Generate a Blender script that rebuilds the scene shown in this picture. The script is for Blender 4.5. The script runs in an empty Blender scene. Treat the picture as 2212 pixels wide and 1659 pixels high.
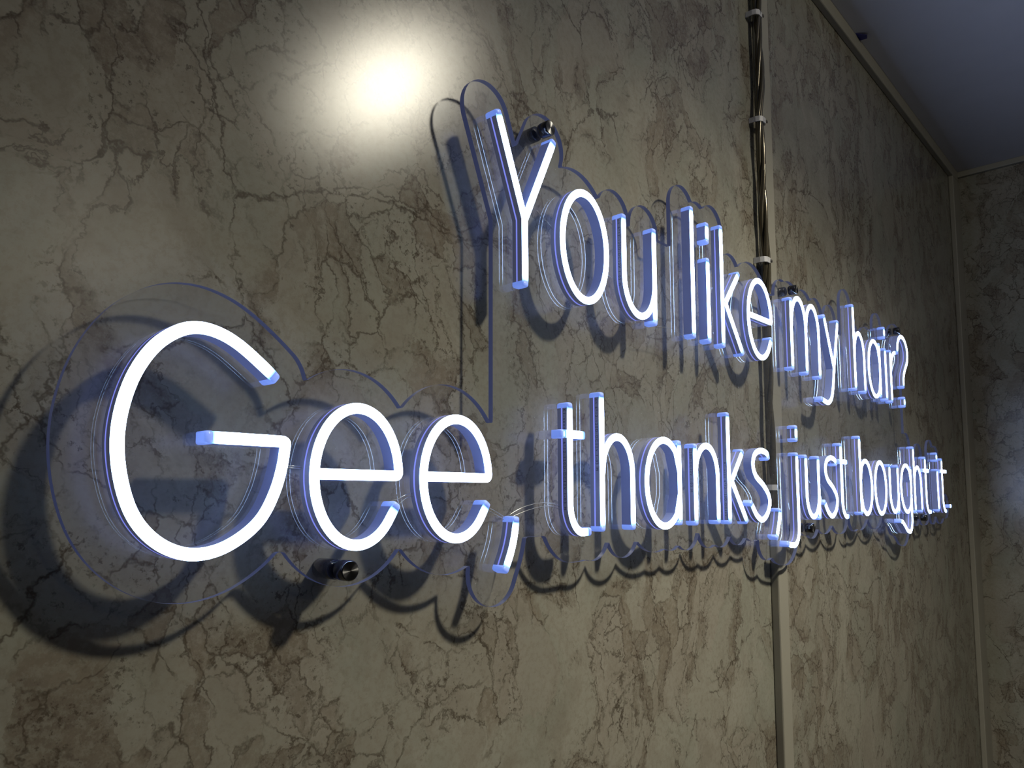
import bpy, bmesh, math, random
import numpy as np
from mathutils import Vector, Matrix

random.seed(7)
sc = bpy.context.scene
COL = sc.collection

# ------------------------------------------------------------------ camera
# Solved from the photograph's three vanishing points (frame 2212 x 1659 px).
PX, PY, FPX = 1121.03, 928.96, 1625.82                 # principal point and focal length in px
def _dir(vx, vy):
    v = np.array([vx - PX, vy - PY, FPX]); return v / np.linalg.norm(v)
AX, AY, AZ = _dir(2585, 1074), _dir(-700, 1085), _dir(1062, -16700)   # along the wall, into it, up
CAM = Vector((0.0, -0.467, 1.55))                      # wall surface is y = 0, camera 47 cm from it
cd = bpy.data.cameras.new('camera'); cam = bpy.data.objects.new('camera', cd); COL.objects.link(cam)
cd.sensor_width = 36.0; cd.lens = 36.0 * FPX / 2212
cd.shift_x = -(PX - 1106) / 2212; cd.shift_y = (PY - 829.5) / 2212
cd.clip_start = 0.01; cd.clip_end = 50
M3 = Matrix([[AX[0], -AX[1], -AX[2]], [AY[0], -AY[1], -AY[2]], [AZ[0], -AZ[1], -AZ[2]]])
cam.matrix_world = Matrix.Translation(CAM) @ M3.to_4x4()
sc.camera = cam

# ------------------------------------------------------------------ world, exposure
w = bpy.data.worlds.new('dim_room'); sc.world = w; w.use_nodes = True
w.node_tree.nodes['Background'].inputs[0].default_value = (0.55, 0.62, 0.9, 1)
w.node_tree.nodes['Background'].inputs[1].default_value = 0.004
sc.view_settings.view_transform = 'Standard'; sc.view_settings.look = 'None'
sc.view_settings.exposure = 0.0; sc.view_settings.gamma = 1.0
sc.view_settings.use_curve_mapping = False
cy = sc.cycles
cy.max_bounces = 5; cy.diffuse_bounces = 2; cy.glossy_bounces = 3; cy.transparent_max_bounces = 24
cy.caustics_reflective = False; cy.caustics_refractive = False
cy.sample_clamp_indirect = 4.0; cy.use_denoising = True; cy.use_adaptive_sampling = True; cy.adaptive_threshold = .02
try: cy.use_light_tree = False
except Exception: pass

LAMP_POWER = 80.0
NEON = 30.0

# ------------------------------------------------------------------ helpers
def tag(o, label, cat=None, group=None, kind=None):
    if label: o['label'] = label
    if cat: o['category'] = cat
    if group: o['group'] = group
    if kind: o['kind'] = kind
    return o
def link(name, me, mats=(), parent=None, loc=None):
    for m in (mats if isinstance(mats, (list, tuple)) else [mats]): me.materials.append(m)
    o = bpy.data.objects.new(name, me); COL.objects.link(o)
    if parent is not None: o.parent = parent
    if loc is not None: o.location = loc
    return o
def empty(name, loc=(0, 0, 0)):
    o = bpy.data.objects.new(name, None); COL.objects.link(o); o.location = loc
    o.empty_display_size = 0.02
    return o
def mesh(name, verts, faces, smooth=False):
    me = bpy.data.meshes.new(name); me.from_pydata([tuple(v) for v in verts], [], faces); me.update()
    if smooth:
        for p in me.polygons: p.use_smooth = True
    return me
def box_mesh(name, lo, hi, bev=0.0, seg=2):
    bm = bmesh.new(); bmesh.ops.create_cube(bm, size=1)
    for v in bm.verts:
        v.co = Vector([(lo[i] + hi[i]) / 2 + v.co[i] * (hi[i] - lo[i]) for i in range(3)])
    if bev > 0:
        bmesh.ops.bevel(bm, geom=list(bm.edges), offset=bev, segments=seg, profile=0.5, affect='EDGES')
    me = bpy.data.meshes.new(name); bm.to_mesh(me); bm.free(); return me
def lathe_mesh(name, prof, n=32, axis='y'):
    """prof: (radius, along) pairs; revolved about the axis."""
    V, F = [], []
    for r, a in prof:
        for k in range(n):
            t = 2 * math.pi * k / n; c, s = r * math.cos(t), r * math.sin(t)
            V.append((c, a, s) if axis == 'y' else (c, s, a))
    for i in range(len(prof) - 1):
        for k in range(n):
            a, b = i * n + k, i * n + (k + 1) % n
            F.append((a, b, b + n, a + n))
    return mesh(name, V, F, True)
def tube_mesh(name, pts, r, n=8, cap=True):
    V, F = [], []; pts = [Vector(p) for p in pts]
    up = Vector((0.3, 0.9, 0.2))
    for i, p in enumerate(pts):
        d = (pts[min(i + 1, len(pts) - 1)] - pts[max(i - 1, 0)]).normalized()
        a = d.cross(up).normalized(); b = d.cross(a)
        rr = r[i] if isinstance(r, (list, tuple)) else r
        for k in range(n):
            t = 2 * math.pi * k / n
            V.append(p + a * (rr * math.cos(t)) + b * (rr * math.sin(t)))
    for i in range(len(pts) - 1):
        for k in range(n):
            a, b = i * n + k, i * n + (k + 1) % n
            F.append((a, b, b + n, a + n))
    if cap:
        F.append(tuple(range(n))[::-1]); F.append(tuple(range((len(pts) - 1) * n, len(pts) * n)))
    return mesh(name, V, F, True)
def catmull(P, n=8, closed=False):
    P = [np.array(p, float) for p in P]; out = []; N = len(P)
    for i in range(N if closed else N - 1):
        if closed: p0, p1, p2, p3 = P[(i - 1) % N], P[i], P[(i + 1) % N], P[(i + 2) % N]
        else: p0, p1, p2, p3 = P[max(i - 1, 0)], P[i], P[i + 1], P[min(i + 2, N - 1)]
        for k in range(n):
            t = k / n
            out.append(.5 * ((2 * p1) + (-p0 + p2) * t + (2 * p0 - 5 * p1 + 4 * p2 - p3) * t * t + (-p0 + 3 * p1 - 3 * p2 + p3) * t ** 3))
    out.append(P[0] if closed else P[-1])
    return [tuple(p) for p in out]

# ------------------------------------------------------------------ materials
def new_mat(name):
    m = bpy.data.materials.new(name); m.use_nodes = True
    nt = m.node_tree; nt.nodes.clear()
    out = nt.nodes.new('ShaderNodeOutputMaterial'); return m, nt, out
def N(nt, t, **kw):
    n = nt.nodes.new(t)
    for k, v in kw.items():
        if hasattr(n, k): setattr(n, k, v)
    return n
def principled(name, col, rough=0.5, metal=0.0, emis=None, estr=0.0, spec=0.5, coat=0.0):
    m, nt, out = new_mat(name); b = N(nt, 'ShaderNodeBsdfPrincipled')
    b.inputs['Base Color'].default_value = (*col, 1); b.inputs['Roughness'].default_value = rough
    b.inputs['Metallic'].default_value = metal; b.inputs['Specular IOR Level'].default_value = spec
    b.inputs['Coat Weight'].default_value = coat
    if emis:
        b.inputs['Emission Color'].default_value = (*emis, 1); b.inputs['Emission Strength'].default_value = estr
    nt.links.new(b.outputs[0], out.inputs[0]); return m

def marble(name, seed=(0, 0, 0), tint=.76, axis=0):
    m, nt, out = new_mat(name); L = nt.links.new
    tc = N(nt, 'ShaderNodeNewGeometry')
    sx = N(nt, 'ShaderNodeSeparateXYZ'); L(tc.outputs['Position'], sx.inputs[0])
    cb = N(nt, 'ShaderNodeCombineXYZ'); L(sx.outputs[axis], cb.inputs[0]); L(sx.outputs[2], cb.inputs[1])   # flat print: 2D pattern
    mp = N(nt, 'ShaderNodeMapping'); mp.inputs['Location'].default_value = seed
    L(cb.outputs[0], mp.inputs['Vector'])
    def noise(scale, detail=4, rough=.55, vec=None, lac=2.0):
        n = N(nt, 'ShaderNodeTexNoise', noise_dimensions='2D'); n.inputs['Scale'].default_value = scale
        n.inputs['Detail'].default_value = detail; n.inputs['Roughness'].default_value = rough
        n.inputs['Lacunarity'].default_value = lac
        L(vec if vec is not None else mp.outputs[0], n.inputs['Vector']); return n
    def vm(op, a, b=None, s=None):
        n = N(nt, 'ShaderNodeVectorMath', operation=op); L(a, n.inputs[0])
        if b is not None:
            if isinstance(b, tuple): n.inputs[1].default_value = b
            else: L(b, n.inputs[1])
        if s is not None: n.inputs['Scale'].default_value = s
        return n.outputs[0]
    def mt(op, a, b=None, c=None, clamp=False):
        n = N(nt, 'ShaderNodeMath', operation=op, use_clamp=clamp)
        for i, x in enumerate((a, b, c)):
            if x is None: continue
            if isinstance(x, (int, float)): n.inputs[i].default_value = x
            else: L(x, n.inputs[i])
        return n.outputs[0]
    def ss(x, lo, hi, a=0.0, b=1.0):
        n = N(nt, 'ShaderNodeMapRange', interpolation_type='SMOOTHSTEP')
        n.inputs['From Min'].default_value = lo; n.inputs['From Max'].default_value = hi
        n.inputs['To Min'].default_value = a; n.inputs['To Max'].default_value = b
        L(x, n.inputs['Value']); return n.outputs[0]
    def mix(f, a, b, mode='MIX'):
        n = N(nt, 'ShaderNodeMix', data_type='RGBA', blend_type=mode)
        if isinstance(f, (int, float)): n.inputs[0].default_value = f
        else: L(f, n.inputs[0])
        for i, x in ((6, a), (7, b)):
            if isinstance(x, tuple): n.inputs[i].default_value = (*x, 1)
            else: L(x, n.inputs[i])
        return n.outputs[2]
    # domain warps
    w1 = vm('SCALE', vm('SUBTRACT', noise(7, 1).outputs['Color'], (.5, .5, .5)), s=.080)
    w2 = vm('SCALE', vm('SUBTRACT', noise(40, 4, .66).outputs['Color'], (.5, .5, .5)), s=.026)
    p1 = vm('ADD', vm('ADD', mp.outputs[0], w1), w2)
    rot = N(nt, 'ShaderNodeMapping'); rot.inputs['Rotation'].default_value = (0, 0, math.radians(-24))
    rot.inputs['Scale'].default_value = (1.0, 0.66, 1.0); L(p1, rot.inputs['Vector'])
    P = rot.outputs[0]
    def voro(scale, feat, vec=P, rnd=1.0):
        n = N(nt, 'ShaderNodeTexVoronoi', feature=feat, voronoi_dimensions='2D'); n.inputs['Scale'].default_value = scale
        n.inputs['Randomness'].default_value = rnd; L(vec, n.inputs['Vector']); return n
    def chan(n):
        q = N(nt, 'ShaderNodeSeparateColor'); L(n, q.inputs[0]); return q.outputs
    vA = voro(15, 'F1'); cA = chan(vA.outputs['Color']); edgeA = voro(15, 'DISTANCE_TO_EDGE').outputs['Distance']
    cB = chan(voro(44, 'F1').outputs['Color']); edgeB = voro(44, 'DISTANCE_TO_EDGE').outputs['Distance']
    n6 = noise(6.0, 3, .6, P); n24 = noise(26, 5, .68, P); n150 = noise(170, 3, .75)
    q6, q24, q150 = chan(n6.outputs['Color']), chan(n24.outputs['Color']), chan(n150.outputs['Color'])
    cream, green, pink, brown = (.47, .455, .375), (.40, .405, .33), (.44, .395, .33), (.26, .215, .16)
    dark = (.095, .075, .052)
    # pale fragments, each with its own tone
    c = mix(ss(q6[1], .40, .62), cream, green)
    c = mix(mt('MULTIPLY', ss(cA[0], .55, .95), .5), c, pink)
    c = mix(mt('MULTIPLY', cA[1], .30), c, (.32, .31, .25))
    c = mix(mt('MULTIPLY', ss(q24[1], .42, .72), .45), c, (.30, .262, .205))
    c = mix(mt('MULTIPLY', ss(q24[0], .52, .74), .40), c, (.52, .50, .42))
    c = mix(mt('MULTIPLY', ss(q150[0], .42, .72), .30), c, brown)
    # matrix between them: anything from nothing to a broad rubble band with soft ragged limits
    wdt = mt('ADD', mt('MULTIPLY', ss(n6.outputs['Fac'], .34, .60), .45), mt('MULTIPLY', mt('SUBTRACT', q24[2], .55), .60))
    dist = mt('SUBTRACT', edgeA, wdt)
    matrix = mt('MULTIPLY', ss(dist, -.20, .09, 1, 0), ss(q150[1], .32, .60, .45, 1.0))
    rub = mix(ss(q24[0], .35, .65), (.29, .245, .185), (.18, .142, .105))
    rub = mix(mt('MULTIPLY', ss(cB[0], .25, .55), .8), rub, mix(.25, c, (.50, .47, .39)))
    c = mix(mt('MULTIPLY', matrix, .80), c, rub)
    # dark rims round the rubble, thinning out away from the bands
    zone = ss(dist, -.12, .22, 1, 0)
    rimB = mt('MULTIPLY', mt('MULTIPLY', ss(edgeB, 0.0, .075, 1, 0), ss(q24[2], .40, .58)), zone)
    c = mix(mt('MULTIPLY', rimB, .72), c, dark)
    c = mix(mt('MULTIPLY', mt('MULTIPLY', ss(q150[2], .54, .68), ss(q24[0], .45, .6)), mt('MULTIPLY', zone, .75)), c, dark)
    # broken dark seams where a fragment meets the matrix, and hairlines
    rim = mt('MULTIPLY', mt('MULTIPLY', ss(mt('ABSOLUTE', mt('ADD', dist, .02)), .0, .030, 1, 0), ss(q24[1], .42, .58)), ss(q6[2], .38, .56))
    c = mix(mt('MULTIPLY', rim, .70), c, dark)
    hair = mt('MULTIPLY', ss(edgeA, 0.0, .022, 1, 0), mt('MULTIPLY', ss(q6[0], .36, .54), ss(q24[0], .36, .54)))
    c = mix(mt('MULTIPLY', hair, .75), c, dark)
    edgeC = voro(4.3, 'DISTANCE_TO_EDGE').outputs['Distance']
    fault = mt('MULTIPLY', ss(edgeC, 0.0, .008, 1, 0), ss(q24[2], .40, .55))
    c = mix(mt('MULTIPLY', fault, .75), c, (.08, .06, .04))
    c = mix(1.0, c, (tint, tint, tint), 'MULTIPLY')
    # satin laminate: diffuse print under a finely grained clear finish
    df = N(nt, 'ShaderNodeBsdfDiffuse'); L(c, df.inputs['Color'])
    gl = N(nt, 'ShaderNodeBsdfGlossy', distribution='BECKMANN'); gl.inputs['Roughness'].default_value = .245
    fr = N(nt, 'ShaderNodeFresnel'); fr.inputs['IOR'].default_value = 1.55
    b = N(nt, 'ShaderNodeMixShader'); L(fr.outputs[0], b.inputs[0]); L(df.outputs[0], b.inputs[1]); L(gl.outputs[0], b.inputs[2])
    bp = N(nt, 'ShaderNodeBump'); bp.inputs['Strength'].default_value = .045; bp.inputs['Distance'].default_value = .0004
    L(noise(1900, 1, .7).outputs['Fac'], bp.inputs['Height']); L(bp.outputs[0], gl.inputs['Normal'])
    L(b.outputs[0], out.inputs[0]); return m

def painted(name, col, rough=.55, var=.06):
    m, nt, out = new_mat(name); L = nt.links.new
    g = N(nt, 'ShaderNodeNewGeometry')
    n = N(nt, 'ShaderNodeTexNoise'); n.inputs['Scale'].default_value = 14; n.inputs['Detail'].default_value = 5
    L(g.outputs['Position'], n.inputs['Vector'])
    r = N(nt, 'ShaderNodeMapRange'); r.inputs['To Min'].default_value = 1 - var; r.inputs['To Max'].default_value = 1 + var
    L(n.outputs['Fac'], r.inputs['Value'])
    v = N(nt, 'ShaderNodeVectorMath', operation='SCALE'); v.inputs[0].default_value = col
    L(r.outputs[0], v.inputs['Scale'])
    b = N(nt, 'ShaderNodeBsdfPrincipled'); b.inputs['Roughness'].default_value = rough
    L(v.outputs[0], b.inputs['Base Color']); L(b.outputs[0], out.inputs[0]); return m

def brushed(name, col):
    m, nt, out = new_mat(name); b = N(nt, 'ShaderNodeBsdfPrincipled')
    b.inputs['Base Color'].default_value = (*col, 1); b.inputs['Metallic'].default_value = 1
    b.inputs['Roughness'].default_value = .38; b.inputs['Anisotropic'].default_value = .95
    t = N(nt, 'ShaderNodeTangent', direction_type='RADIAL', axis='Y')
    nt.links.new(t.outputs[0], b.inputs['Tangent']); nt.links.new(b.outputs[0], out.inputs[0]); return m

def acrylic_face():
    """Clear sheet: straight-through transparency, Schlick reflection, a trace of dust."""
    m, nt, out = new_mat('clear_acrylic'); L = nt.links.new
    lw = N(nt, 'ShaderNodeLayerWeight'); lw.inputs['Blend'].default_value = .5
    p = N(nt, 'ShaderNodeMath', operation='POWER'); L(lw.outputs['Facing'], p.inputs[0]); p.inputs[1].default_value = 5
    q = N(nt, 'ShaderNodeMath', operation='MULTIPLY_ADD'); L(p.outputs[0], q.inputs[0])
    q.inputs[1].default_value = .96; q.inputs[2].default_value = .04
    tr = N(nt, 'ShaderNodeBsdfTransparent'); tr.inputs[0].default_value = (.975, .98, .99, 1)
    gl = N(nt, 'ShaderNodeBsdfGlossy'); gl.inputs['Roughness'].default_value = 0.0
    gl.inputs[0].default_value = (1, 1, 1, 1)
    df = N(nt, 'ShaderNodeBsdfDiffuse'); df.inputs[0].default_value = (.55, .64, .95, 1)
    tl = N(nt, 'ShaderNodeBsdfTranslucent'); tl.inputs[0].default_value = (.55, .64, .95, 1)
    hz = N(nt, 'ShaderNodeMixShader'); hz.inputs[0].default_value = .5; L(df.outputs[0], hz.inputs[1]); L(tl.outputs[0], hz.inputs[2])
    dust_haze = N(nt, 'ShaderNodeMixShader'); dust_haze.inputs[0].default_value = .024  # thin film tinted blue, putting the neon's haze into its colour
    L(tr.outputs[0], dust_haze.inputs[1]); L(hz.outputs[0], dust_haze.inputs[2])
    mx = N(nt, 'ShaderNodeMixShader'); L(q.outputs[0], mx.inputs[0]); L(dust_haze.outputs[0], mx.inputs[1]); L(gl.outputs[0], mx.inputs[2])
    L(mx.outputs[0], out.inputs[0]); return m

def glow_face():
    """Opal front of the LED tube; near a free end the last LED sits back and the light turns cyan."""
    m, nt, out = new_mat('neon_white'); L = nt.links.new
    at = N(nt, 'ShaderNodeAttribute'); at.attribute_name = 'glow'
    cr = N(nt, 'ShaderNodeValToRGB'); e = cr.color_ramp.elements
    e[0].position = 0; e[0].color = (.16, .34, .95, 1)
    e[1].position = 1; e[1].color = (.50, .62, 1.0, 1)
    x = cr.color_ramp.elements.new(.45); x.color = (.26, .60, 1.0, 1)
    L(at.outputs['Fac'], cr.inputs[0])
    st = N(nt, 'ShaderNodeMapRange'); st.inputs['To Min'].default_value = 1.0; st.inputs['To Max'].default_value = NEON
    pw = N(nt, 'ShaderNodeMath', operation='POWER'); L(at.outputs['Fac'], pw.inputs[0]); pw.inputs[1].default_value = 2.5
    L(pw.outputs[0], st.inputs['Value'])
    em = N(nt, 'ShaderNodeEmission'); L(cr.outputs[0], em.inputs[0]); L(st.outputs[0], em.inputs[1])
    L(em.outputs[0], out.inputs[0]); return m

MAT = dict(
    marble=marble('beige_breccia_marble'), marble2=marble('beige_breccia_marble_b', (3.1, 1.7, 0)),
    marble_end=marble('breccia_marble_end', (5.3, 2.2, 0), axis=1),
    cream=painted('cream_trim', (.34, .325, .27), .45), ceil=painted('white_ceiling', (.62, .62, .66), .7),
    floor=painted('dark_floor', (.07, .065, .06), .5), plain=painted('dark_painted_wall', (.10, .10, .105), .7),
    acrylic=acrylic_face(),
    edge=principled('acrylic_edge', (.10, .115, .19), .25, emis=(.13, .165, .42), estr=.17),  # blue emission stands in for LED light guided to the edges
    glow=glow_face(),
    side=principled('silicone_side', (.19, .235, .44), .5, emis=(.26, .32, .74), estr=.17),  # part leak, part neighbouring strokes' glow, put into its emission
    slit_side=principled('silicone_slit_side', (.28, .30, .42), .45, emis=(.32, .36, .60), estr=.11),
    back=principled('silicone_base_added_glow', (.3, .35, .5), .5, emis=(.34, .44, 1.0), estr=1.25),  # added emission on the hidden tube base, fills the wall with blue
    slit=principled('slit_glow', (.25, .27, .5), .5, emis=(.24, .28, 1.0), estr=.85),
    cap=principled('end_cap_silicone', (.45, .55, .9), .25, emis=(.17, .30, .95), estr=.72),
    ink=principled('black_ink', (.015, .02, .05), .6),
    black=principled('black_chrome', (.012, .012, .016), .16, metal=0.0, spec=.8, coat=.6),
    blackface=brushed('brushed_black_steel', (.16, .16, .16)),
    wire=principled('clear_wire', (.75, .75, .72), .22, metal=.7),
    cable=principled('clear_copper_cable', (.11, .095, .065), .2, metal=.55),
    clip=principled('white_clip', (.62, .62, .64), .45),
    nail=principled('dark_nail', (.05, .045, .04), .5),
    blue=principled('blue_film', (.015, .02, .22), .5),
    rim=principled('downlight_rim', (.8, .8, .8), .4), refl=principled('downlight_reflector', (.7, .7, .7), .3, metal=1.0),
    lens=principled('downlight_lens', (.9, .9, .85), .4, emis=(1, .90, .72), estr=30.0),
)

for k in ('edge', 'side', 'slit_side', 'slit', 'cap', 'lens', 'back'): MAT[k].cycles.emission_sampling = 'NONE'
# ------------------------------------------------------------------ the room
ZC, XE, XL, YF = 2.487, 2.42, -1.6, -3.4               # ceiling height, end wall, left wall, far wall
def slab(name, lo, hi, m, parent=None, kind='structure', bev=0):
    o = link(name, box_mesh(name, lo, hi, bev), m, parent)
    if parent is None and kind: o['kind'] = kind
    return o
slab('floor', (XL - .1, YF - .1, -.1), (XE + .1, .1, 0), MAT['floor'])
slab('ceiling', (XL - .1, YF - .1, ZC), (XE + .1, .1, ZC + .1), MAT['ceil'])
wb = slab('wall_back', (XL, .008, 0), (XE, .1, ZC), MAT['plain'])
slab('wall_panel', (XL, 0, 0), (1.080, .008, ZC), MAT['marble'], wb)
slab('wall_panel', (1.084, 0, 0), (XE, .008, ZC), MAT['marble2'], wb)
we = slab('wall_right', (XE + .008, YF, 0), (XE + .1, .1, ZC), MAT['plain'])
slab('wall_panel', (XE, YF, 0), (XE + .008, 0, ZC), MAT['marble_end'], we)
slab('wall_left', (XL - .1, YF, 0), (XL, .1, ZC), MAT['plain'])
slab('wall_front', (XL, YF - .1, 0), (XE, YF, ZC), MAT['plain'])
t1 = slab('trim_1', (1.0655, -.013, 0), (1.0975, 0, ZC - .029), MAT['cream'], bev=.0022)     # cover strip over the panel joint
t2 = slab('trim_2', (XL, -.013, ZC - .029), (XE - .013, 0, ZC), MAT['cream'], bev=.0022)     # along the ceiling
t3 = slab('trim_3', (2.345, -.013, 0), (XE, 0, ZC - .029), MAT['cream'], bev=.0022)          # in the corner
t4 = slab('trim_4', (XE - .012, YF, ZC - .016), (XE, -.0, ZC), MAT['cream'], bev=.0015)      # top of the end wall
nail = lathe_mesh('nail', [(0, 0), (.0022, 0), (.0026, .0006), (.0026, .001)], 12)
for z in (2.02, 1.56, .99): link('nail', nail.copy(), MAT['nail'], t3, (2.385, -.0136, z))

# downlights: one throws the shadows, the other only shows as a faint sheen on the marble
def downlight(x, y, beam, glow, label, cone=142):
    t = empty('ceiling_downlight', (x, y, ZC))
    tag(t, label, 'downlight', 'ceiling downlights')
    link('rim', lathe_mesh('rim', [(.034, 0), (.036, -.004), (.048, -.004), (.050, 0)], 40, 'z'), MAT['rim'], t)
    link('reflector', lathe_mesh('reflector', [(.034, 0), (.034, -.0035), (.030, -.001), (.029, 0)], 40, 'z'), MAT['refl'], t)
    link('lens', lathe_mesh('lens', [(.029, -.0012), (.02, -.0018), (.0001, -.002)], 32, 'z'), MAT['lens'], t)
    def lamp(name, kind, watts, z, size):
        ld = bpy.data.lights.new(name, kind); ld.energy = watts; ld.color = (1.0, .93, .76); ld.shadow_soft_size = size
        lo = bpy.data.objects.new(name, ld); COL.objects.link(lo); lo.parent = t; lo.location = (0, 0, z); return ld
    if beam:
        ld = lamp('downlight_beam', 'SPOT', beam, -.03, .046)
        ld.spot_size = math.radians(cone); ld.spot_blend = 1.0
    lamp('downlight_glow', 'POINT', glow, -.034, .032)          # the lens itself, seen from the side
    return t
downlight(.968, -.795, LAMP_POWER, 4.2, 'small round recessed downlight in the ceiling close to the marble wall')
downlight(.890, -2.405, 0, 4.2, 'small round recessed downlight further out in the ceiling')

# ------------------------------------------------------------------ lettering: strokes traced on the sign plane
U = 0.430                                              # metres per trace unit
YFR, YP0, YP1 = -.037, -.0242, -.0192                  # tube front, panel front, panel back
def wx(p): return (p[0] * U, 1.55 + p[1] * U)
def arc(cx, cz, rx, rz, a0, a1, n=26):
    return [(cx + rx * math.cos(math.radians(a0 + (a1 - a0) * k / n)), cz + rz * math.sin(math.radians(a0 + (a1 - a0) * k / n))) for k in range(n + 1)]
R_, L_ = 1, -1                                         # which side of the stroke carries the slit
def S(pts, ends=(1, 1), slit=R_, lift=0.0): return dict(p=[tuple(q) for q in pts], ends=ends, slit=slit, lift=lift)
def g_e(xl, xr, zb, zt):
    h, cx, cz, rx = zt - zb, (xl + xr) / 2, (zb + zt) / 2, (xr - xl) / 2
    return [S([(xl, zb + .51 * h), (xr, zb + .51 * h)] + arc(cx, cz, rx, h / 2, 6, 322, 60) + [(xr - .02 * rx, zb + .305 * h)], (0, 1))]
def g_o(xl, xr, zb, zt):
    return [S(arc((xl + xr) / 2, (zb + zt) / 2, (xr - xl) / 2, (zt - zb) / 2, 90, 450, 72), (0, 0))]
def bowl(xl, xs, zb, zt):
    h, W = zt - zb, xs - xl; rx = .53 * W
    return [(xs, zb + .63 * h)] + arc(xl + rx, (zb + zt) / 2, rx, h / 2, 48, 312, 48) + [(xs, zb + .37 * h)]
def g_a(xl, xs, zb, zt):
    return [S(bowl(xl, xs, zb, zt), (0, 0)), S([(xs, zt + .004), (xs, zb)], slit=L_)]
def arch(xs, xr, zb, zt):
    h = zt - zb; rx = (xr - xs) / 2
    return S([(xs + .002, zb + .60 * h)] + arc(xs + rx + .001, zt - .39 * h, rx - .001, .39 * h, 172, 0, 28) + [(xr, zb)], (0, 1), L_)
def g_h(xs, xr, zb, zt, za): return [S([(xs, za), (xs, zb)]), arch(xs, xr, zb, zt)]
def g_n(xs, xr, zb, zt): return [S([(xs, zt + .003), (xs, zb)]), arch(xs, xr, zb, zt)]
def g_u(xl, xr, zb, zt):
    h = zt - zb; rx = (xr - xl) / 2
    return [S([(xl, zt), (xl, zb + .42 * h)] + arc((xl + xr) / 2, zb + .40 * h, rx, .38 * h, 180, 352, 30) + [(xr, zb + .45 * h)], (1, 0)),
            S([(xr, zt), (xr, zb - .008)], slit=L_)]
def g_i(x, zb, zt, d0, d1, slit=L_): return [S([(x, d1), (x, d0)], slit=slit), S([(x, zt), (x, zb)], slit=slit)]
def g_k(xs, zb, za, v, top, bot):
    return [S([(xs, za), (xs, zb)]), S([top, v], (1, 0)), S([v, bot], (0, 1))]
def g_t(x, zb, za, xe, c0, c1, zc):
    return [S([(x, za), (x, zb + .07)] + arc(x + .045, zb + .062, .045, .062, 182, 265, 14) + [(xe, zb + .001)], (1, 1)),
            S([(c0, zc), (c1, zc)], lift=.0025)]
def g_s(xl, xr, zb, zt):
    q = [(1, .87), (.92, .965), (.60, 1.0), (.28, .94), (.16, .79), (.30, .63), (.67, .505), (.93, .37), (.99, .24), (.84, .09), (.57, .01), (.30, .07), (.10, .19), (-.02, .275)]
    return [S(catmull([(xl + a * (xr - xl), zb + b * (zt - zb)) for a, b in q], 6), slit=L_)]
B, X = -.070, .148                                     # lower line: baseline, x-height
b2, x2 = .441, .696                                    # upper line
G = catmull([(.583, .176), (.559, .195), (.524, .219), (.495, .232), (.466, .236), (.437, .228), (.406, .203), (.382, .164), (.368, .118), (.364, .073), (.370, .027), (.384, -.014), (.405, -.043), (.433, -.063), (.466, -.072), (.502, -.067), (.537, -.049), (.564, -.024), (.583, .012), (.594, .05), (.599, .0865)], 5) + [(.474, .0865)]
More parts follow.
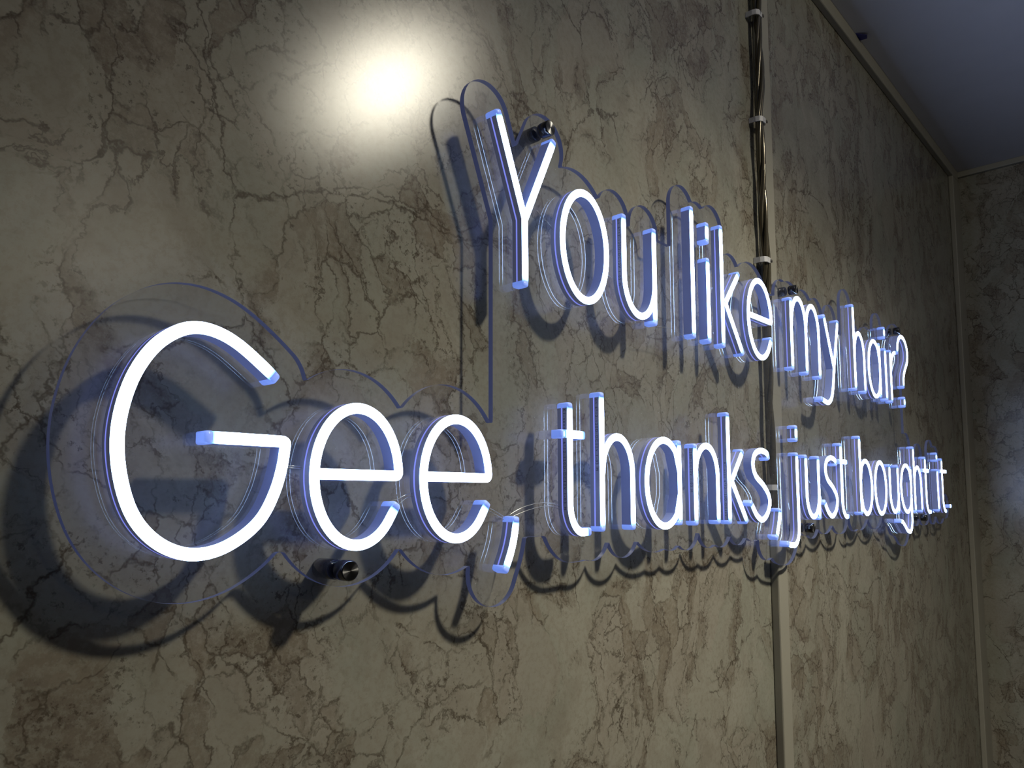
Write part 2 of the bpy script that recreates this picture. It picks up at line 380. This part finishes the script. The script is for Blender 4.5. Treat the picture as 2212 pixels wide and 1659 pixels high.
LETTERS = [
 ('Y', [S([(1.056, .787), (1.138, .580), (1.139, .436)]), S([(1.237, .786), (1.1385, .580)], (1, 0), L_)]),
 ('o', g_o(1.264, 1.430, .449, .698)), ('u', g_u(1.504, 1.642, .449, .697)),
 ('l', [S([(1.842, .816), (1.842, .440)], slit=L_)]), ('i', g_i(1.931, .440, .689, .730, .794)),
 ('k', g_k(2.017, .440, .809, (2.036, .578), (2.131, .689), (2.146, .436))), ('e', g_e(2.189, 2.359, .447, .695)),
 ('m', [S([(2.526, .694), (2.526, .438)]), arch(2.526, 2.655, .437, .701), arch(2.655, 2.778, .436, .697)]),
 ('y', [S([(2.836, .690), (2.925, .497)], (1, 0), L_), S(catmull([(2.986, .693), (2.953, .585), (2.925, .490), (2.907, .420), (2.886, .376), (2.852, .357), (2.815, .359), (2.779, .366)], 6), slit=L_)]),
 ('h', g_h(3.170, 3.289, .435, .681, .794)), ('a', g_a(3.346, 3.500, .438, .679)), ('i', g_i(3.585, .432, .673, .714, .770)),
 ('r', [S([(3.661, .676), (3.661, .430)]), S(catmull([(3.663, .575), (3.675, .622), (3.697, .655), (3.725, .670), (3.754, .674)], 6), (0, 1), L_)]),
 ('question mark', [S(catmull([(3.775, .672), (3.785, .718), (3.812, .752), (3.857, .767), (3.906, .754), (3.940, .712), (3.935, .660), (3.893, .615), (3.862, .575), (3.854, .518)], 6)), S([(3.856, .479), (3.858, .427)])]),
 ('G', [S(G)]), ('e', g_e(.649, .813, -.072, X)), ('e', g_e(.868, 1.031, -.070, .147)),
 ('comma', [S(catmull([(1.109, -.033), (1.1065, -.055), (1.101, -.080), (1.0925, -.104), (1.083, -.124), (1.0755, -.141)], 4))]),
 ('t', g_t(1.283, B - .002, .210, 1.357, 1.247, 1.335, .140)), ('h', g_h(1.401, 1.525, -.073, .145, .245)),
 ('a', g_a(1.588, 1.746, -.068, .149)), ('n', g_n(1.830, 1.957, -.071, .146)),
 ('k', g_k(2.026, -.073, .251, (2.043, .052), (2.122, .144), (2.139, -.072))), ('s', g_s(2.165, 2.302, -.067, .149)),
 ('comma', [S(catmull([(2.377, -.031), (2.372, -.058), (2.361, -.090), (2.341, -.129)], 5))]),
 ('j', [S([(2.531, .249), (2.531, .192)]), S([(2.529, .156), (2.529, -.09)] + arc(2.484, -.098, .045, .056, 0, -90, 14) + [(2.455, -.152), (2.424, -.145)])]),
 ('u', g_u(2.608, 2.722, -.068, .152)), ('s', g_s(2.770, 2.904, -.067, .150)), ('t', g_t(2.958, B, .211, 3.026, 2.924, 3.015, .139)),
 ('b', [S([(3.178, .252), (3.176, -.066)]), S([(3.180, .078)] + [(3.178 + 3.316 - x, z) for x, z in bowl(3.178, 3.316, -.063, .152)][1:-1] + [(3.180, .010)], (0, 0), L_)]),
 ('o', g_o(3.358, 3.508, -.065, .153)), ('u', g_u(3.566, 3.686, -.064, .150)),
 ('g', [S(bowl(3.733, 3.895, -.063, .152), (0, 0)), S([(3.896, .150), (3.889, -.085)] + arc(3.842, -.090, .047, .066, 0, -95, 14) + [(3.80, -.148), (3.765, -.125), (3.735, -.108), (3.692, -.101)])]),
 ('h', g_h(3.956, 4.070, B, .149, .248)), ('t', g_t(4.161, B, .207, 4.246, 4.088, 4.210, .136)),
 ('i', g_i(4.392, B, .152, .189, .238)), ('t', g_t(4.491, B, .211, 4.556, 4.430, 4.570, .141)),
 ('full stop', [S([(4.602, -.044), (4.662, -.044)])]),
]
TW, TD = .0074, .0126                                   # tube width and depth
def resample(P, step):
    out = [P[0]]
    for a, b in zip(P[:-1], P[1:]):
        d = math.dist(a, b)
        if d < 1e-7: continue
        n = max(1, int(d / step))
        for k in range(1, n + 1): out.append((a[0] + (b[0] - a[0]) * k / n, a[1] + (b[1] - a[1]) * k / n))
    return out
def fillet(P, r=.0032):
    out = [P[0]]
    for a, b, c in zip(P[:-2], P[1:-1], P[2:]):
        la, lc = math.dist(a, b), math.dist(b, c)
        if min(la, lc) < 1e-9: continue
        da, dc = ((a[0] - b[0]) / la, (a[1] - b[1]) / la), ((c[0] - b[0]) / lc, (c[1] - b[1]) / lc)
        if da[0] * dc[0] + da[1] * dc[1] > -.65:
            ra, rc = min(r, la * .8), min(r, lc * .8)
            p0, p2 = (b[0] + da[0] * ra, b[1] + da[1] * ra), (b[0] + dc[0] * rc, b[1] + dc[1] * rc)
            for k in range(6):
                t = k / 5; out.append(tuple((1 - t) ** 2 * p0[i] + 2 * t * (1 - t) * b[i] + t * t * p2[i] for i in (0, 1)))
        else: out.append(b)
    return out + [P[-1]]
def trim(P, d0, d1):
    def cut(Q, d):
        Q = list(Q)
        while d > 1e-9 and len(Q) > 2 and math.dist(Q[0], Q[1]) <= d: d -= math.dist(Q[0], Q[1]); Q.pop(0)
        L = math.dist(Q[0], Q[1]); t = min(.9, d / L) if L > 0 else 0
        Q[0] = (Q[0][0] + (Q[1][0] - Q[0][0]) * t, Q[0][1] + (Q[1][1] - Q[0][1]) * t); return Q
    return cut(cut(P, d0)[::-1], d1)[::-1]
def frames(P, closed):
    n = len(P); out = []
    for i in range(n):
        def nd(a, b):
            v = (P[b][0] - P[a][0], P[b][1] - P[a][1]); l = math.hypot(*v) or 1; return (v[0] / l, v[1] / l)
        if closed: d0, d1 = nd((i - 1) % n, i), nd(i, (i + 1) % n)
        else: d0, d1 = nd(max(i - 1, 0), max(i, 1)), nd(min(i, n - 2), min(i + 1, n - 1))
        n0, n1 = (d0[1], -d0[0]), (d1[1], -d1[0])       # right-hand normals
        m = (n0[0] + n1[0], n0[1] + n1[1]); l = math.hypot(*m) or 1; m = (m[0] / l, m[1] / l)
        k = 1 / max(.62, m[0] * n0[0] + m[1] * n0[1]); out.append((m[0] * k, m[1] * k))
    return out
def sweep(acc, P, sec, yf, closed, mats=None, glow=None, dim=None):
    V, F, MI, GL = acc; base = len(V); fr = frames(P, closed); m = len(sec)
    for i, (p, nn) in enumerate(zip(P, fr)):
        for k, (a, d) in enumerate(sec): V.append((p[0] + nn[0] * a, yf + d, p[1] + nn[1] * a)); GL.append((glow[i] if glow else 1.0) * (dim[k] if dim else 1.0))
    n = len(P)
    for i in range(n if closed else n - 1):
        j = (i + 1) % n
        for k in range(m - 1):
            a, b = base + i * m + k, base + j * m + k
            F.append((a, b, b + 1, a + 1)); MI.append(mats[k] if mats else 0)
H = TW / 2
FACE = [(-H, .0013), (-H, .0009), (-H * .95, .00035), (-H * .78, .00008), (0, 0), (H * .78, .00008), (H * .95, .00035), (H, .0009), (H, .0013)]
FDIM = [.60, .76, .95, 1, 1, 1, .95, .76, .60]              # the opal lens shines forward, its flanks are dimmer and bluer
def cap_mesh():
    bm = bmesh.new(); bmesh.ops.create_cube(bm, size=1)
    for v in bm.verts: v.co = Vector((v.co.x * (TW + .0006), v.co.y * (TD + .0004) , v.co.z * .0052))
    ed = [e for e in bm.edges if all(v.co.z > 0 for v in e.verts) or (abs(e.verts[0].co.z - e.verts[1].co.z) > .001 and all(v.co.y < 0 for v in e.verts))]
    bmesh.ops.bevel(bm, geom=ed, offset=.0024, segments=4, profile=.5, affect='EDGES')
    me = bpy.data.meshes.new('end_cap'); bm.to_mesh(me); bm.free()
    for p in me.polygons: p.use_smooth = True
    me.materials.append(MAT['cap']); return me
CAP = cap_mesh()

sign = empty('neon_sign', (1.05, 0, 1.5))
tag(sign, 'white LED neon sign of two lines of lettering on clear contour-cut acrylic', 'neon sign')
OFF = Vector((-1.05, 0, -1.5))                         # parts are written in world coordinates, the sign's base is its origin
def part(name, me, mats, parent=sign, label=None):
    o = link(name, me, mats, parent); o.location = OFF if parent is sign else (0, 0, 0)
    if label: o['label'] = label
    return o
ALLPTS = []
SHORT = .0052
letter_obj = []
for ch, strokes in LETTERS:
    hous, face, slit = ([], [], [], []), ([], [], [], []), ([], [], [], []); caps = []
    for s in strokes:
        P = fillet([wx(q) for q in s['p']])
        closed = math.dist(P[0], P[-1]) < 1e-6
        ALLPTS += resample(P, .001)
        yf = YFR - s['lift']; depth = TD + s['lift']
        e0, e1 = s['ends']
        for e, (a, b) in ((e0, (P[0], P[1])), (e1, (P[-1], P[-2]))):
            if e:
                l = math.dist(a, b); d = ((a[0] - b[0]) / l, (a[1] - b[1]) / l)
                caps.append((a, d, yf))
        Q = resample(trim(P, SHORT * .75 * e0, SHORT * .75 * e1), .003)
        if closed: Q = Q[:-1]
        acc = [0.0]
        for a, b in zip(Q[:-1], Q[1:]): acc.append(acc[-1] + math.dist(a, b))
        T = acc[-1]
        gl = [min(1.0, ((x + .0008) / .008) if e0 else 1.0, ((T - x + .0008) / .008) if e1 else 1.0) for x in acc]
        # finer rows near free ends so the fade is smooth
        sw = s['slit']
        sec = [(H, .0013), (H, depth), (-H, depth), (-H, .0013)]
        sweep(hous, Q, sec, yf, closed, [1 if sw > 0 else 0, 2, 1 if sw < 0 else 0])
        sweep(face, Q, FACE, yf, closed, None, gl, FDIM)
        hs = H + .00012
        a0, a1 = .0066 + s['lift'], .0081 + s['lift']
        ssec = [(sw * hs, a0), (sw * hs, a1)]
        if sw < 0: ssec = ssec[::-1]
        Q2 = Q if closed else resample(trim(P, SHORT * e0, SHORT * e1), .003)
        sweep(slit, Q2, ssec, yf, closed)
    me = mesh('housing', hous[0], hous[1]); 
    lab = ('letter %s in white LED neon' % ch) if len(ch) == 1 else '%s in white LED neon' % ch
    lo = part('neon_letter' if len(ch) == 1 else 'neon_punctuation', me, [MAT['side'], MAT['slit_side'], MAT['back']], sign, lab)
    for p, mi in zip(me.polygons, hous[2]): p.material_index = mi
    fm = mesh('light_strip', face[0], face[1], True)
    at = fm.attributes.new('glow', 'FLOAT', 'POINT'); at.data.foreach_set('value', face[3])
    part('light_strip', fm, MAT['glow'], lo, 'glowing white front strip')
    part('side_slit', mesh('side_slit', slit[0], slit[1]), MAT['slit'], lo, 'thin blue glowing slit')
    for a, d, yf in caps:
        c = bpy.data.objects.new('end_cap', CAP); COL.objects.link(c); c.parent = lo
        z = Vector((d[0], 0, d[1])); y = Vector((0, 1, 0)); x = y.cross(z)
        mw = Matrix((x, y, z)).transposed().to_4x4()
        ctr = Vector((a[0], (yf + YP0) / 2 if yf < YFR else YFR + TD / 2 - .0002, a[1])) - z * .0026
        c.matrix_local = Matrix.Translation(ctr) @ mw
        c['label'] = 'pale blue glowing end cap'
    letter_obj.append((ch, lo))

# ------------------------------------------------------------------ acrylic panel cut to the outline of the lettering
def outline(r=.067 * U, res=.0015):
    x0, z0, x1, z1 = .10, 1.40, 2.09, 2.00
    nx, nz = int((x1 - x0) / res), int((z1 - z0) / res)
    D = np.full((nz, nx), .05)
    gx, gz = x0 + res * np.arange(nx), z0 + res * np.arange(nz)
    R = int((r + .006) / res) + 1
    for px, pz in ALLPTS:
        i, j = int((px - x0) / res), int((pz - z0) / res)
        a, b, c, d = max(0, i - R), min(nx, i + R), max(0, j - R), min(nz, j + R)
        dd = np.hypot(gx[None, a:b] - px, gz[c:d, None] - pz)
        np.minimum(D[c:d, a:b], dd, out=D[c:d, a:b])
    D -= r
    for (ua, ub, va, vb) in [(.45, 1.10, -.077, .150), (1.071, 3.05, -.077, .690), (3.0, 3.86, -.077, .655), (3.8, 4.57, -.077, .150), (3.80, 3.925, .1, .60)]:
        xa, za = wx((ua, va)); xb, zb = wx((ub, vb))
        q = np.maximum(np.maximum(xa - gx, gx - xb)[None, :], np.maximum(za - gz, gz - zb)[:, None])
        np.minimum(D, q, out=D)
    ins = D < 0
    seg = {}
    cell = ins[:-1, :-1].astype(int) + 2 * ins[:-1, 1:] + 4 * ins[1:, 1:] + 8 * ins[1:, :-1]
    def pt(e):
        k, j, i = e
        if k == 0: a, b = D[j, i], D[j, i + 1]; t = a / (a - b); return (gx[i] + res * t, gz[j])
        a, b = D[j, i], D[j + 1, i]; t = a / (a - b); return (gx[i], gz[j] + res * t)
    for j, i in zip(*np.where((cell > 0) & (cell < 15))):
        c = cell[j, i]; bt, rt, tp, lf = (0, j, i), (1, j, i + 1), (0, j + 1, i), (1, j, i)
        tab = {1: [(lf, bt)], 2: [(bt, rt)], 3: [(lf, rt)], 4: [(rt, tp)], 5: [(lf, tp), (rt, bt)], 6: [(bt, tp)], 7: [(lf, tp)],
               8: [(tp, lf)], 9: [(tp, bt)], 10: [(bt, lf), (tp, rt)], 11: [(tp, rt)], 12: [(rt, lf)], 13: [(rt, bt)], 14: [(bt, lf)]}
        for a, b in tab[c]: seg[a] = b
    loops = []
    while seg:
        s0, e = seg.popitem(); loop = [s0]
        while e != s0 and e in seg: loop.append(e); e = seg.pop(e)
        loops.append([pt(k) for k in loop])
    loops.sort(key=len, reverse=True)
    L = np.array(loops[0])
    for _ in range(2): L = .5 * L + .25 * (np.roll(L, 1, 0) + np.roll(L, -1, 0))
    return L, len(loops)
OUT, nl = outline()
n = len(OUT)
area = .5 * np.sum(OUT[:, 0] * np.roll(OUT[:, 1], -1) - np.roll(OUT[:, 0], -1) * OUT[:, 1])
if area < 0: OUT = OUT[::-1]
YA = YP0 + .0021                                       # back surface at its apparent depth (refraction lifts it)
V = [(x, YP0, z) for x, z in OUT] + [(x, YP1, z) for x, z in OUT] + [(x, YA, z) for x, z in OUT]
F = [tuple(range(n)), tuple(range(3 * n - 1, 2 * n - 1, -1))] + [(i, i + n, (i + 1) % n + n, (i + 1) % n) for i in range(n)]
pm = mesh('acrylic_panel', V, F)
po = part('acrylic_panel', pm, [MAT['acrylic'], MAT['edge']], sign, 'clear acrylic sheet with scalloped bluish edge')
for k, p in enumerate(pm.polygons): p.material_index = 0 if k < 2 else 1

# ------------------------------------------------------------------ printing on the tube sides
def text_mesh(s, size=.0041, sp=1.42):
    cu = bpy.data.curves.new('print', 'FONT'); cu.body = s; cu.size = size; cu.space_character = sp
    o = bpy.data.objects.new('tmp', cu); COL.objects.link(o)
    dg = bpy.context.evaluated_depsgraph_get(); dg.update()
    me = bpy.data.meshes.new_from_object(o.evaluated_get(dg)); bpy.data.objects.remove(o, do_unlink=True)
    me.materials.clear(); me.materials.append(MAT['ink']); return me
def side_print(idx, txt, xu, ztop):
    me = text_mesh(txt); o = bpy.data.objects.new('printed_marking', me); COL.objects.link(o); o.parent = letter_obj[idx][1]
    X_, Z_ = wx((xu, ztop))
    rt, up = Vector((0, 0, -1)), Vector((0, -1, 0)); nn = rt.cross(up)
    o.matrix_local = Matrix.Translation((X_ - H - .00016, YFR + .0056, Z_)) @ Matrix((rt, up, nn)).transposed().to_4x4()
    o['label'] = 'black printed marking'
FULL = 'K1-neon 6*12-120D-DC12V 1-03 M'
side_print(18, 'K1-neon', 1.283, .196); side_print(18, '6*12-120D-DC12V 1-03 M', 1.283, .124)
side_print(19, 'on 6*12-120D-DC12V 1-03 M', 1.401, .230)
side_print(2, 'on 6*12-120D-DC12V 1-03 M', 1.504, .682)
side_print(21, '120D-DC12V 1-03 M', 1.830, .134)
side_print(22, 'K1-neon 6*12-120D-DC12V', 2.026, .105)

# ------------------------------------------------------------------ jumper wires between letters
def wire(pts, y=YP0 - .0012, r=.00028):
    P = catmull([(*wx(p), 0) for p in pts], 6)
    part('jumper_wire', tube_mesh('jumper_wire', [(p[0], y - .0016 * math.sin(math.pi * k / (len(P) - 1)), p[1]) for k, p in enumerate(P)], r, 6), MAT['wire'])
for dz in (0, -.006):
    wire([(.809, -.004 + dz), (.83, .002 + dz * 1.5), (.85, .010 + dz), (.872, .012 + dz)])
    wire([(1.030, -.010 + dz), (1.055, -.016 + dz), (1.080, -.026 + dz), (1.104, -.036 + dz)])
    wire([(1.114, -.032 + dz), (1.15, -.017 + dz * 1.6), (1.20, -.008 + dz * 1.4), (1.245, -.008 + dz), (1.275, -.016 + dz)])
    wire([(.598, .05 + dz * .5), (.625, .052 + dz * .5), (.652, .05 + dz * .5)])
wire([(1.205, .625), (1.225, .612), (1.25, .600), (1.268, .585)])
wire([(1.645, .447), (1.70, .452), (1.76, .456), (1.81, .450), (1.84, .440)])
wire([(1.845, .78), (1.88, .75), (1.915, .725), (1.93, .72)])
wire([(1.932, .735), (1.934, .71), (1.931, .69)])
wire([(1.426, .545), (1.46, .54), (1.50, .532)])

# ------------------------------------------------------------------ standoffs that carry the panel
def standoff(x, z, label):
    t = empty('wall_standoff', (x, 0, z)); tag(t, label, 'standoff', 'black standoffs of the sign')
    r = .0071
    link('barrel', lathe_mesh('barrel', [(0, -.0192), (r - .0008, -.0192), (r, -.0185), (r, -.0006), (r - .0004, 0), (0, 0)], 40), MAT['black'], t)
    link('washer', lathe_mesh('washer', [(0, -.0266), (r * .93, -.0266), (r * .93, -.0250), (0, -.0250)], 40), MAT['ink'], t)
    c = link('cap', lathe_mesh('cap', [(r, -.0266), (r, -.0356), (r - .0007, -.0363)], 40), MAT['black'], t)
    link('cap_face', lathe_mesh('cap_face', [(r - .0007, -.0363), (.0001, -.0363)], 40), MAT['blackface'], c)
for x, z, lab in [(.3089, -.0479, 'black metal standoff below the first e of Gee'), (.5267, .3486, 'black metal standoff at the top of the panel beside the Y of You'),
                  (1.1105, .3152, 'black metal standoff above the letter m of my'), (1.6485, .3416, 'black metal standoff above the question mark'),
                  (1.1427, -.0442, 'black metal standoff below the word just'), (1.7822, -.0413, 'black metal standoff below the end of the word bought')]:
    standoff(x, 1.55 + z, lab)

# ------------------------------------------------------------------ supply cable down the joint strip, with clips
cab = empty('power_cable', (1.055, -.006, 1.5)); tag(cab, 'bundle of clear coppery cables running down beside the cream joint strip', 'cable')
zs = np.linspace(ZC - .036, 1.53, 90)
for k in range(4):
    pts, rr = [], []
    for z in zs:
        ph = 6.283 * z / (.21 + .02 * k) + k * 1.571
        cx = 1.0545 + .0028 * math.sin(z * 17 + 1) + .0016 * math.sin(z * 41)
        pts.append((cx + .0034 * math.cos(ph) - 1.055, -.0135 + .0034 * math.sin(ph) + .006, z - 1.5)); rr.append(.0032 + .0004 * math.sin(z * 60 + k))
    link('strand', tube_mesh('strand', pts, rr, 10), MAT['cable'], cab)
def clip(z, label, x=1.0545):
    t = empty('cable_clip', (x, 0, z)); tag(t, label, 'cable clip', 'white clips holding the cable')
    V, F = [], []
    prof = [(-.0125, -.0005), (-.0125, -.011), (-.0105, -.0165), (-.006, -.0195), (.005, -.0195), (.0095, -.0165), (.0115, -.011)]
    for s in (1, -1):
        for zz in (-.004, .004):
            for x_, y_ in prof: V.append((x_ * (1 if s > 0 else .88), y_ if s > 0 else y_ * .9, zz))
    m = len(prof)
    for i in range(m - 1):
        F += [(i, i + 1, m + i + 1, m + i), (2 * m + i, 3 * m + i, 3 * m + i + 1, 2 * m + i + 1), (i, 2 * m + i, 2 * m + i + 1, i + 1), (m + i, m + i + 1, 3 * m + i + 1, 3 * m + i)]
    link('saddle', mesh('saddle', V, F, False), MAT['clip'], t)
    link('nail', nail.copy(), MAT['nail'], t, (.0075, -.0204, 0))
clip(2.286, 'white plastic clip on the cable nearest the ceiling')
clip(2.117, 'white plastic clip halfway up the cable')
clip(1.901, 'white plastic clip on the cable just above the letter e of like')
clip(1.566, 'white plastic clip on the cable behind the letter j')

# ------------------------------------------------------------------ scrap of blue film poking out above the ceiling trim
V = [(0, 0, 0), (.030, .002, 0), (.026, -.014, -.004), (.012, -.018, -.005)]
V += [(x, y, z - .0006) for x, y, z in V]
bf = link('blue_film_scrap', mesh('blue_film_scrap', V, [(0, 1, 2, 3), (7, 6, 5, 4), (0, 4, 5, 1), (1, 5, 6, 2), (2, 6, 7, 3), (3, 7, 4, 0)]), MAT['blue'], None, (1.53, -.0135, ZC - .0008))
tag(bf, 'scrap of dark blue film poking out between ceiling and cream trim', 'film scrap')
